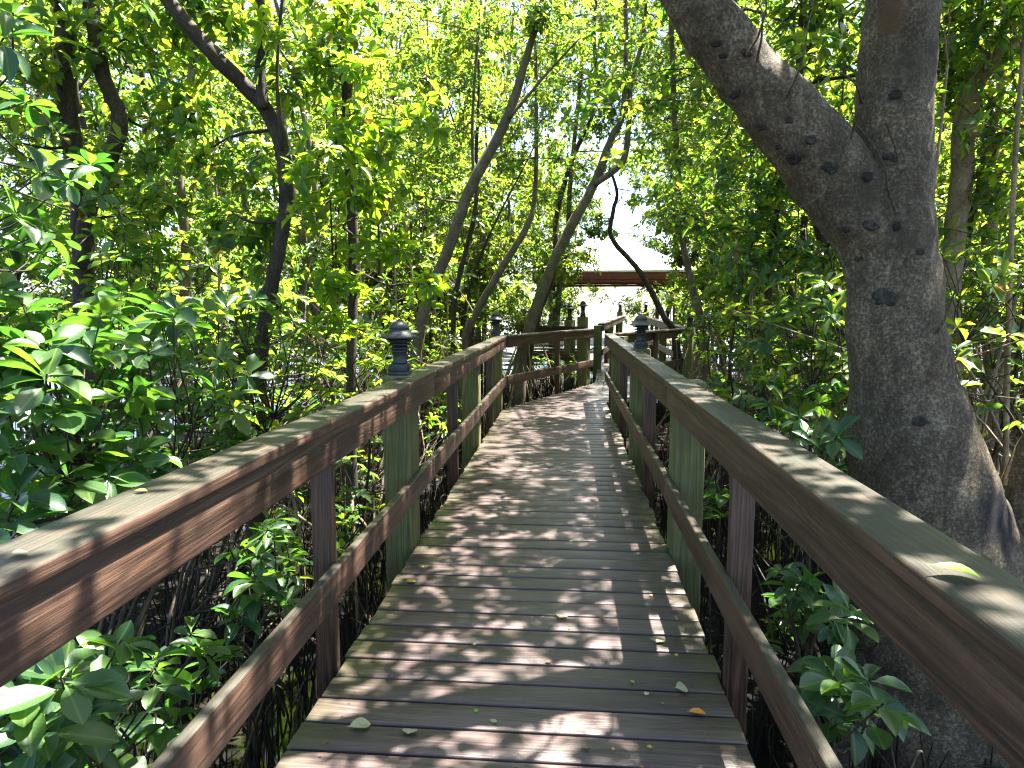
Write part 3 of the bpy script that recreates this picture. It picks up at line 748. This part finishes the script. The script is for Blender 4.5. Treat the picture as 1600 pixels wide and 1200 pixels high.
hero('pale grey bent tree behind the right of the big trunk', 6.4,
     [([(1488, 640), (1486, 430), (1500, 300), (1514, 155), (1556, 92), (1640, 40)], [17, 16, 17, 16, 14, 12])],
     [(1540, 60, 6, .5, 50), (1590, 200, 6.2, .5, 45), (1480, 30, 6.4, .6, 50), (1570, 330, 6.4, .45, 37), (1600, -80, 6, .9, 75)], M_ROOT, .11, 1, roots=8)
hero('brown tree on splayed prop roots at the right edge', 7.2,
     [([(1548, 640), (1546, 450), (1548, 250), (1562, 80), (1568, -80)], [13, 11, 11, 10, 9])],
     [(1560, 420, 7, .45, 37), (1500, 180, 7.2, .5, 40), (1600, 480, 6.6, .45, 37), (1590, 30, 7, .6, 45)], M_ROOT, .11, 1, roots=12, rootr=.022)
hero('slim young tree rising between the big trunk and the bend', 6.6,
     [([(1190, 620), (1200, 470), (1212, 340), (1240, 200), (1250, 60), (1262, -80)], [6, 6, 5, 5, 4, 4])],
     [(1180, 330, 6.6, .42, 42), (1240, 400, 6.4, .38, 37), (1160, 230, 6.8, .45, 42), (1290, 120, 6.6, .5, 45), (1270, 470, 5.6, .32, 30), (1160, 420, 6.6, .4, 35), (1240, 20, 6.6, .6, 50)], M_TWIG, .105, 1, roots=10, over=OVER[1])

hero('tall tree leaning over the last stretch left of the pavilion roof', 17.0,
     [([(868, 540), (874, 450), (886, 380), (892, 270), (905, 150), (915, 20)], [7, 6.5, 6, 5, 4.5, 4])],
     [(900, 330, 17, .7, 120), (930, 200, 17, .9, 144), (880, 120, 17, 1.0, 168), (960, 90, 17, 1.0, 168), (930, 0, 17, 1.2, 192), (990, 250, 17.5, .7, 86), (850, 380, 17, .6, 96), (900, 395, 17, .45, 130), (860, 425, 17, .5, 130), (870, 470, 17, .45, 60), (930, 360, 17, .35, 80), (840, 300, 17, .8, 150), (960, 170, 17, .8, 130), (860, 30, 17, 1.0, 150), (980, 20, 17, 1.0, 150), (920, 270, 17, .6, 80)], M_BARK, .11, 1, M_LEAF, roots=10)
hero('tall tree leaning over the last stretch right of the pavilion roof', 17.5,
     [([(1128, 540), (1118, 440), (1104, 360), (1092, 240), (1080, 120), (1070, 0)], [7, 6.5, 6, 5, 4.5, 4])],
     [(1090, 350, 17, .7, 120), (1050, 280, 17, .9, 144), (1030, 190, 17, .9, 144), (1010, 90, 17, 1.0, 144), (1080, 70, 17, 1.1, 168), (1120, 190, 17, .9, 144), (1040, 350, 17.5, .5, 57), (1062, 405, 17, .35, 110), (1085, 440, 17, .4, 90), (1030, 470, 19, .5, 50), (1020, -10, 17, 1.1, 180), (1060, 350, 17, .5, 90), (1120, 300, 17, .8, 150), (1050, 130, 17, 1.0, 150), (1130, 80, 17, 1.0, 150)], M_BARK, .11, 1, M_LEAF, roots=10)

# ---- generic mangroves: a few shapes, copied through the thicket
def generic(seed, hgt, lmat, lod, leaf, nb, nros, spread, low):
    R.seed(seed)
    root = thing('mangrove_tree', 'x', 'tree', (0, 0, GZ))
    tb, ros = Buf(), []
    allp = []
    for s in range(R.choice([1, 2, 2, 3])):
        a = R.random() * 6.28; ln = R.uniform(.3, 1.6)
        p = [Vector((R.uniform(-.2, .2), R.uniform(-.2, .2), -.1))]
        for k in range(1, 5):
            f = k / 4
            p.append(Vector((math.cos(a) * ln * f, math.sin(a) * ln * f, hgt * f * R.uniform(.93, 1.0))) + Vector((R.gauss(0, .18), R.gauss(0, .18), 0)))
        q = spline(p, 5); r0 = R.uniform(.035, .075)
        rr = lerps([r0 * 1.3, r0, r0 * .8, r0 * .55, r0 * .3], len(q)); tb.tube(q, rr, 8, wob=.06); allp += q
    for i in range(nb):
        h = hgt * (low + (1.08 - low) * (i + R.random()) / nb)
        a = i * 2.4 + R.random(); rr_ = spread * R.uniform(.25, 1) * (1.0 - .45 * abs(h / hgt - .6))
        q0 = min(allp, key=lambda p: abs(p.z - h * .85) + R.random() * .5)
        c = Vector((q0.x + math.cos(a) * rr_, q0.y + math.sin(a) * rr_, h))
        blob(tb, ros, q0, c, R.uniform(.5, .85), nros, leaf, r0=.018, every=2)
    tb.build('trunk', R.choice([M_BARK, M_DARKBARK, M_TWIG]), root)
    leaves_mesh('crown', ros, lmat, lod, parent=root)
    rb = Buf(); n0 = R.randint(10, 18)
    for i in range(n0):
        a = R.random() * 6.283; h = R.uniform(.4, 2.2); r = R.uniform(.3, 1.3); d = Vector((math.cos(a), math.sin(a), 0))
        p0 = min(allp, key=lambda p: abs(p.z - h) + R.random() * .3); e = Vector((d.x * r, d.y * r, -.1))
        pts = spline([p0, p0.lerp(e, .35) + Vector((0, 0, h * .25)), p0.lerp(e, .75) + d * r * .12 + Vector((0, 0, h * .15)), e], 4)
        rb.tube(pts, [R.uniform(.008, .016)] * len(pts), 5, cap=False)
    rb.build('prop_root', M_ROOT, root)
    return root
protoA = [generic(100 + i, R.uniform(6.5, 8.5), [M_LEAF, M_LEAF, M_LEAF_FAR][i % 3], 1, .105, 15, 88, 1.7, .2) for i in range(6)]
protoB = [generic(200 + i, R.uniform(6.0, 9.0), M_LEAF_FAR, 2, .14, 18, 90, 2.0, .12) for i in range(6)]
R.seed(99)
used = set()
def place(pr, x, y, label, group, sc=None):
    sc = sc or R.uniform(.85, 1.2); rz = R.random() * 6.28
    if id(pr) not in used:
        used.add(id(pr)); pr.location = (x, y, GZ); pr.rotation_euler = (0, 0, rz); pr.scale = (sc,) * 3; pr['label'] = label; pr['group'] = group
    else: copy_thing(pr, (x, y, GZ), rz, sc, label, group)
turn = [0]
def nextp(lst):
    turn[0] += 1; return lst[turn[0] % len(lst)]
def clear_of_path(x, y):
    if y < 10.5 and -2.6 < x < 2.6: return False
    if 10.5 <= y < 24 and -1.6 < x < 4.2: return False
    if 22 <= y < 31.5 and -2.4 < x < 6: return False
    return True
spots = []
def scatter(x0, x1, y0, y1, dmin, n):
    got = []
    for _ in range(n * 30):
        if len(got) >= n: break
        x, y = R.uniform(x0, x1), R.uniform(y0, y1)
        if not clear_of_path(x, y): continue
        if abs((x - CAMX) / max(y, .5)) > .98: continue
        if any((x - a) ** 2 + (y - b) ** 2 < dmin * dmin for a, b in spots): continue
        spots.append((x, y)); got.append((x, y))
    return got
for (x, y) in scatter(-11, -3.0, 6.5, 14, 1.8, 9): place(nextp(protoA), x, y, 'mangrove in the left thicket standing nearer than the pavilion', 'nearer mangroves in the left thicket')
for (x, y) in scatter(2.9, 10, 5.5, 14, 1.6, 12): place(nextp(protoA), x, y, 'mangrove in the right thicket standing nearer than the pavilion', 'nearer mangroves in the right thicket')
for (x, y) in scatter(-9, -1.6, 14, 27, 1.8, 14): place(nextp(protoB), x, y, 'distant yellow green mangrove left of the pavilion', 'distant mangroves left of the pavilion')
for (x, y) in scatter(4.3, 20, 14, 27, 1.9, 24): place(nextp(protoB), x, y, 'distant yellow green mangrove right of the pavilion', 'distant mangroves right of the pavilion')
for (x, y) in [q for q in scatter(-9, 20, 32, 42, 2.0, 30) if abs(q[0] - .15 - .055 * q[1]) > 1.7]: place(nextp(protoB), x, y, 'farthest mangrove standing behind the pavilion', 'farthest mangroves behind the pavilion', R.uniform(1.1, 1.8))

# ---- near leafy shrubs whose rosettes are large in the picture
def shrub(label, base, rosettes, leaf, mat=None, lod=0, group=None, r0=.011):
    """rosettes: list of world points; stems arch from the base to each"""
    base = Vector((base[0], base[1], GZ)); root = thing('mangrove_shrub', label, 'shrub', base, 0, group)
    tb, ros = Buf(), []
    trunks = []
    for k in range(max(2, len(rosettes) // 14)):
        c = R.choice(rosettes)
        p = [base + Vector((R.gauss(0, .1), R.gauss(0, .1), -.05)), base.lerp(c, .45) + Vector((0, 0, .15)) + rv() * .08, base.lerp(c, .85) + rv() * .06]
        q = spline(p, 6); tb.tube(q, lerps([r0 * 1.3, r0, r0 * .5], len(q)), 6, wob=.06); trunks += q
    for c in rosettes:
        lower = [p for p in trunks if p.z < c.z - .05] or trunks
        q = min(lower, key=lambda p: (p - c).length + R.random() * .15)
        m = q.lerp(c, .55) + Vector((R.gauss(0, .05), R.gauss(0, .05), -.04)) * (c - q).length * 2
        s = spline([q, m, c], 4); tb.tube(s, lerps([r0 * .5, r0 * .35, r0 * .28], len(s)), 5, cap=False)
        ax = ((c - m).normalized() * .55 + Vector((0, 0, .75)) + rv() * .45).normalized()
        ros.append((c, ax, leaf * R.uniform(.8, 1.15)))
    tb.build('stem', M_TWIG, root, shift=base)
    leaves_mesh('foliage', ros, mat or M_LEAF_NEAR, lod, nl=(6, 10), el=(-.25, .75), parent=root, shift=base)
    return root
def box_ros(px0, px1, py0, py1, x0, x1, n):
    out = []
    for i in range(n):
        X = R.uniform(x0, x1); p = atx(R.uniform(px0, px1), R.uniform(py0, py1), X)
        if p.z > GZ + .05 and p.y > .3: out.append(p)
    return out
def pts(lst, X): return [atx(x, y, X + R.uniform(-.06, .06)) for x, y in lst]
shrub('big leaved dark green shrub at the left edge above the railing', (-1.9, 1.7),
      pts([(75, 536), (52, 619), (124, 682), (20, 700), (170, 740)], -1.55) + pts([(161, 596), (30, 560), (100, 760), (30, 800), (215, 640)], -1.8) + box_ros(-20, 230, 450, 820, -1.45, -2.4, 58), .17)
shrub('shrub with a broad star rosette catching light behind the left railing', (-2.1, 2.6),
      pts([(277, 559), (244, 705), (200, 700)], -1.6) + pts([(320, 610), (360, 682), (300, 660)], -1.75) + box_ros(170, 420, 480, 760, -1.5, -2.8, 84), .145)
shrub('tall shrub with fresh light green leaves at the left edge', (-2.3, 1.8),
      pts([(75, 360), (30, 330), (70, 270), (105, 280), (10, 380), (5, 60), (20, 20)], -1.75) + box_ros(-40, 150, 230, 470, -1.8, -3.0, 16) + box_ros(-60, 70, -60, 200, -2.2, -3.4, 12), .13)
shrub('leafy shrub between the curving tree and the left railing', (-2.3, 4.0), box_ros(330, 600, 440, 660, -1.4, -3.0, 160), .12, lod=1, mat=M_LEAF)
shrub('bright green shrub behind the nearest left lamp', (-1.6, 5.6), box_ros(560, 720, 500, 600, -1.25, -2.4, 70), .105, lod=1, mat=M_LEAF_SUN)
shrub('mid height shrub deep in the left thicket', (-3.4, 4.0), box_ros(150, 470, 330, 560, -2.6, -4.5, 190), .125, lod=1, mat=M_LEAF)
shrub('shaded shrub with long leaves under the left railing', (-1.45, 2.2),
      pts([(310, 1012), (190, 1000), (245, 1065), (95, 1060), (60, 1130), (270, 1120), (130, 1120), (40, 1080)], -1.12) + box_ros(0, 330, 950, 1250, -1.15, -1.7, 22), .145)
shrub('small shrub beside the first baluster under the left railing', (-1.4, 3.0),
      pts([(440, 890), (400, 900), (428, 828), (455, 870), (405, 925), (372, 960)], -1.2) + box_ros(340, 470, 800, 960, -1.15, -1.8, 14), .115)
shrub('dim leafy shrub behind the nearest left post', (-1.6, 4.4), box_ros(530, 610, 690, 880, -1.2, -2.0, 26) + box_ros(670, 735, 600, 720, -1.2, -2.0, 20), .105, lod=1, mat=M_LEAF)
shrub('dark glossy shrub low under the right railing', (1.3, 2.4),
      pts([(1330, 1075), (1300, 1040), (1360, 1060), (1270, 1090), (1380, 1100), (1330, 1120), (1240, 1100)], 1.12) + box_ros(1230, 1400, 1030, 1150, 1.1, 1.35, 8), .145)
shrub('single rosette shrub beside the right hand baluster', (1.35, 3.0), pts([(1238, 915), (1225, 930), (1255, 905)], 1.16) + pts([(1130, 800), (1125, 770)], 1.1), .14)
shrub('low shrub against the foot of the big grey trunk', (1.55, 3.9), pts([(1285, 705), (1300, 730), (1270, 690), (1250, 650), (1310, 690)], 1.45) + box_ros(1180, 1320, 600, 740, 1.35, 2.0, 14), .125)
shrub('dark leafy shrub left of the big grey trunk', (2.2, 5.0), pts([(1285, 470), (1310, 500), (1250, 480), (1290, 440), (1320, 450), (1225, 500)], 1.75) + box_ros(1130, 1330, 430, 600, 1.6, 2.8, 36), .12, lod=1, mat=M_LEAF)
shrub('bright leaved shrub overhanging the right railing near the bend', (1.8, 6.8), box_ros(1080, 1220, 440, 640, 1.2, 2.6, 44), .105, lod=1, mat=M_LEAF)
shrub('leafy shrub at the right edge behind the big tree', (3.6, 4.6), box_ros(1470, 1640, 380, 620, 2.4, 4.5, 44), .12, lod=1, mat=M_LEAF)
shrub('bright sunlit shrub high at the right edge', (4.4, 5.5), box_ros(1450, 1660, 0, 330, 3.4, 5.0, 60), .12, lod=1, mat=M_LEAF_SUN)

shrub('shaded leafy shrub filling the gap left of the first baluster', (-1.9, 3.0), box_ros(330, 600, 720, 900, -1.3, -2.6, 70), .115, lod=1, mat=M_LEAF)
shrub('low dark shrub in the lower left corner', (-1.6, 1.4), box_ros(-60, 200, 980, 1260, -1.25, -2.0, 40), .13)
shrub('leafy shrub under the left rail beyond the second post', (-1.8, 6.8), box_ros(640, 770, 570, 690, -1.2, -2.6, 70), .10, lod=1, mat=M_LEAF)
shrub('low plant with pale leaves behind the short dark railing', (-.3, 12.6), [Vector((R.uniform(-.9, .5), R.uniform(13.2, 14.6), R.uniform(.1, .5))) for _ in range(50)], .10, lod=1, mat=M_LEAF)
shrub('scrubby shrub between the right posts', (1.5, 5.5), box_ros(1100, 1200, 600, 800, 1.15, 2.2, 24), .105, lod=1, mat=M_LEAF)
shrub('dark shrub under the right rail beside the big trunk foot', (1.5, 3.2), box_ros(1190, 1330, 860, 1000, 1.2, 1.7, 18), .12)

R.seed(77)
for k in range(9):
    x, y = R.uniform(1.9, 4.4), R.uniform(5.2, 9.5)
    c = Vector((x, y, GZ)); rt = thing('root_cluster', 'pale arching prop root cluster in the open thicket right of the walkway', 'roots', c, 0, 'prop root clusters right of the walkway')
    b = Buf()
    top = c + Vector((R.gauss(0, .1), R.gauss(0, .1), R.uniform(2.2, 3.4)))
    q = spline([c + Vector((0, 0, R.uniform(.8, 1.2))), c.lerp(top, .6) + rv() * .08, top], 5); b.tube(q, lerps([.03, .024, .012], len(q)), 6, wob=.06)
    b.build('stem', M_ROOT, rt, shift=c)
    b = Buf(); proproots(b, c, 13, .7, 2.0, .3, 1.0, .011, q); b.build('prop_root', M_ROOT, rt, shift=c)

# ---- thin upright saplings and bare shoots
def sapling(seed):
    R.seed(seed); root = thing('sapling', 'x', 'sapling', (0, 0, GZ)); tb, ros = Buf(), []
    h = R.uniform(2.2, 4.6); p = spline([Vector((0, 0, -.05)), Vector((R.gauss(0, .12), R.gauss(0, .12), h * .5)), Vector((R.gauss(0, .3), R.gauss(0, .3), h))], 6)
    tb.tube(p, lerps([.014, .011, .005], len(p)), 5)
    for i in range(16):
        q = p[R.randint(4, len(p) - 1)]; e = q + Vector((R.gauss(0, .22), R.gauss(0, .22), R.uniform(0, .3)))
        tb.tube([q, e], [.004, .003], 3, cap=False); ros.append((e, ((e - q).normalized() + Vector((0, 0, .6))).normalized(), .105))
    tb.build('stem', R.choice([M_TWIG, M_ROOT, M_DARKBARK]), root); leaves_mesh('foliage', ros, R.choice([M_LEAF, M_LEAF_FAR]), 1, parent=root)
    return root
sap = [sapling(300 + i) for i in range(6)]
R.seed(55)
for k in range(46):
    for _ in range(50):
        x, y = R.uniform(-7, -1.5), R.uniform(3.5, 14)
        if abs((x - CAMX) / y) < .9 and not (y > 9.8 and x > -2): break
    place(sap[k % 6], x, y, 'thin upright sapling in the left thicket', 'thin saplings in the left thicket', R.uniform(.7, 1.2))
for k in range(22):
    place(sap[k % 6], R.uniform(-4.6, -1.7), R.uniform(10.5, 17), 'tall slender stem in the thicket behind the left lamps', 'tall slender stems behind the left lamps', R.uniform(1.5, 2.3))
for k in range(40):
    for _ in range(50):
        x, y = R.uniform(1.6, 7), R.uniform(3.8, 14)
        if abs((x - CAMX) / y) < .85 and not (y > 9 and x < 3.6): break
    place(sap[k % 6], x, y, 'thin upright sapling in the right thicket', 'thin saplings in the right thicket', R.uniform(.8, 1.6))

# ---- uncountable breathing roots standing in the mud
def spikes():
    b = Buf(); R.seed(12)
    def one(x, y, h, r):
        p = Vector((x, y, GZ - .05)); lean = Vector((R.gauss(0, .07), R.gauss(0, .07), 0)) * h * 2
        b.tube([p, p + lean * .5 + Vector((0, 0, h * .6)), p + lean + Vector((0, 0, h))], [r, r * .85, r * .35], 4, cap=False)
    for i in range(5200):
        s = R.choice((-1, 1)); x = s * (.86 + abs(R.gauss(0, 1.5))); y = R.uniform(.4, 13)
        if y > 9.5 and -1.2 < x < 3: x = -1.3 - abs(R.gauss(0, 1.4))
        one(x, y, R.uniform(.15, .62), R.uniform(.004, .008))
    for i in range(700): one(R.uniform(-1.5, .8), R.uniform(12.5, 15.5), R.uniform(.4, .95), R.uniform(.008, .014))
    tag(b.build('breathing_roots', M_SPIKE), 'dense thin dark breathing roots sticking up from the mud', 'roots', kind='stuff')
    b = Buf()
    for i in range(420):
        s = R.choice((-1, 1)); x = s * R.uniform(1.0, 4.5); y = R.uniform(1.2, 10)
        p = Vector((x, y, GZ + R.uniform(0, .1))); a = R.random() * 6.28; L = R.uniform(.4, 1.3)
        e = p + Vector((math.cos(a) * L, math.sin(a) * L, R.uniform(.0, .7)))
        if abs(e.x) < 1.0: e.x = s * 1.02
        q = spline([p, p.lerp(e, .5) + Vector((0, 0, R.uniform(0, .3))), e], 5); b.tube(q, lerps([.008, .006, .003], len(q)), 4, cap=False)
    tag(b.build('fallen_twigs', M_TWIG), 'tangle of thin bare twigs and arching roots low over the mud', 'twigs', kind='stuff')
    # litter on the mud
    ros = [(Vector((R.choice((-1, 1)) * R.uniform(.9, 6), R.uniform(.5, 14), GZ + .05)), Vector((R.gauss(0, .3), R.gauss(0, .3), 1)), .09) for _ in range(900)]
    o = leaves_mesh('leaf_litter', ros, leafmat('litter_leaf', [(.10, .05, .02), (.2, .10, .035), (.28, .17, .06), (.06, .035, .02)], [(.1, .05, .02), (.2, .1, .03)], .15, .5), 1, nl=(1, 2), el=(-.1, .15))
    tag(o, 'brown fallen leaf litter scattered over the swamp mud', 'leaf litter', kind='stuff')
spikes()

# ------------------------------------------------------------------ fallen leaves on deck and railing
def fallen(p, kind, L, label, rz, shape=.45, group=None, tilt=.1):
    T, Fc, UV = LODS[0]; b = Buf()
    for (u, v, z) in T: b.v.append(((u - .5) * L, v * L * shape * 1.9, z * L * .5 * 1.3 + L * .12))
    b.f = list(Fc)
    zmin = min(v[2] for v in b.v); b.v = [(x, y, z - zmin) for x, y, z in b.v]
    o = b.build('fallen_leaf', M_FALL[kind]); o.location = (p[0], p[1], p[2] + .0035); o.rotation_euler = (R.uniform(-tilt, tilt) * .3, R.uniform(-tilt, tilt) * .3, rz)
    return tag(o, label, 'leaf', group)
R.seed(21)
def deckp(px, py):
    d = ray(px, py); k = -CH / d.z; return (CAMX + d.x * k, d.y * k, .001)
def capp(px, py):
    d = ray(px, py); k = (HR - CH) / d.z; return (CAMX + d.x * k, d.y * k, HR + .001)
fallen(capp(1490, 902), 'green', .075, 'fresh yellow green leaf lying on the right handrail', -.35, .33)
fallen(capp(220, 771), 'yellow', .028, 'small yellow leaf lying on the left handrail', .4)
fallen(capp(30, 870), 'pale', .028, 'pale leaf fragment on the near end of the left handrail', 1.0, .6)
fallen(deckp(1088, 1117), 'orange', .07, 'orange curled leaf near the front right of the deck', .1, .3)
fallen(deckp(561, 1138), 'pale', .085, 'pale broad leaf at the front left of the deck', .5, .45)
fallen(deckp(640, 1146), 'pale', .04, 'small whitish leaf beside the pale broad leaf', 1.5, .8)
fallen(deckp(641, 911), 'yellow', .06, 'bright yellow leaf by the nearest left post', .3)
fallen(deckp(764, 757), 'orange', .06, 'red orange leaf on the middle of the left deck half', .2)
fallen(deckp(1027, 1004), 'pale', .045, 'pale heart shaped leaf on the shaded right strip', 1.2, .9)
fallen(deckp(1064, 1078), 'pale', .05, 'pale rounded leaf under the right lower rail', .2, .8)
fallen(deckp(877, 966), 'pale', .05, 'pale leaf in the brightest sun patch', 1.2, .7)
fallen(deckp(940, 967), 'brown', .03, 'tiny red brown leaf beside the pale leaf', .5)
fallen(deckp(857, 758), 'brown', .055, 'brown curled leaf in the middle of the deck', 2.2)
fallen(deckp(950, 676), 'brown', .08, 'dark leaf on the wet strip far along the deck', .7)
for i in range(40):
    y = 1.6 + 8 * R.random() ** 1.4; x = R.uniform(-.7, .7)
    fallen((x, y, .001), R.choice(['yellow', 'pale', 'yellow', 'brown', 'green']), R.uniform(.009, .024), 'tiny dry leaf scrap scattered on the boardwalk planks', R.random() * 6.28, R.uniform(.4, .9), 'leaf scraps on the boardwalk')
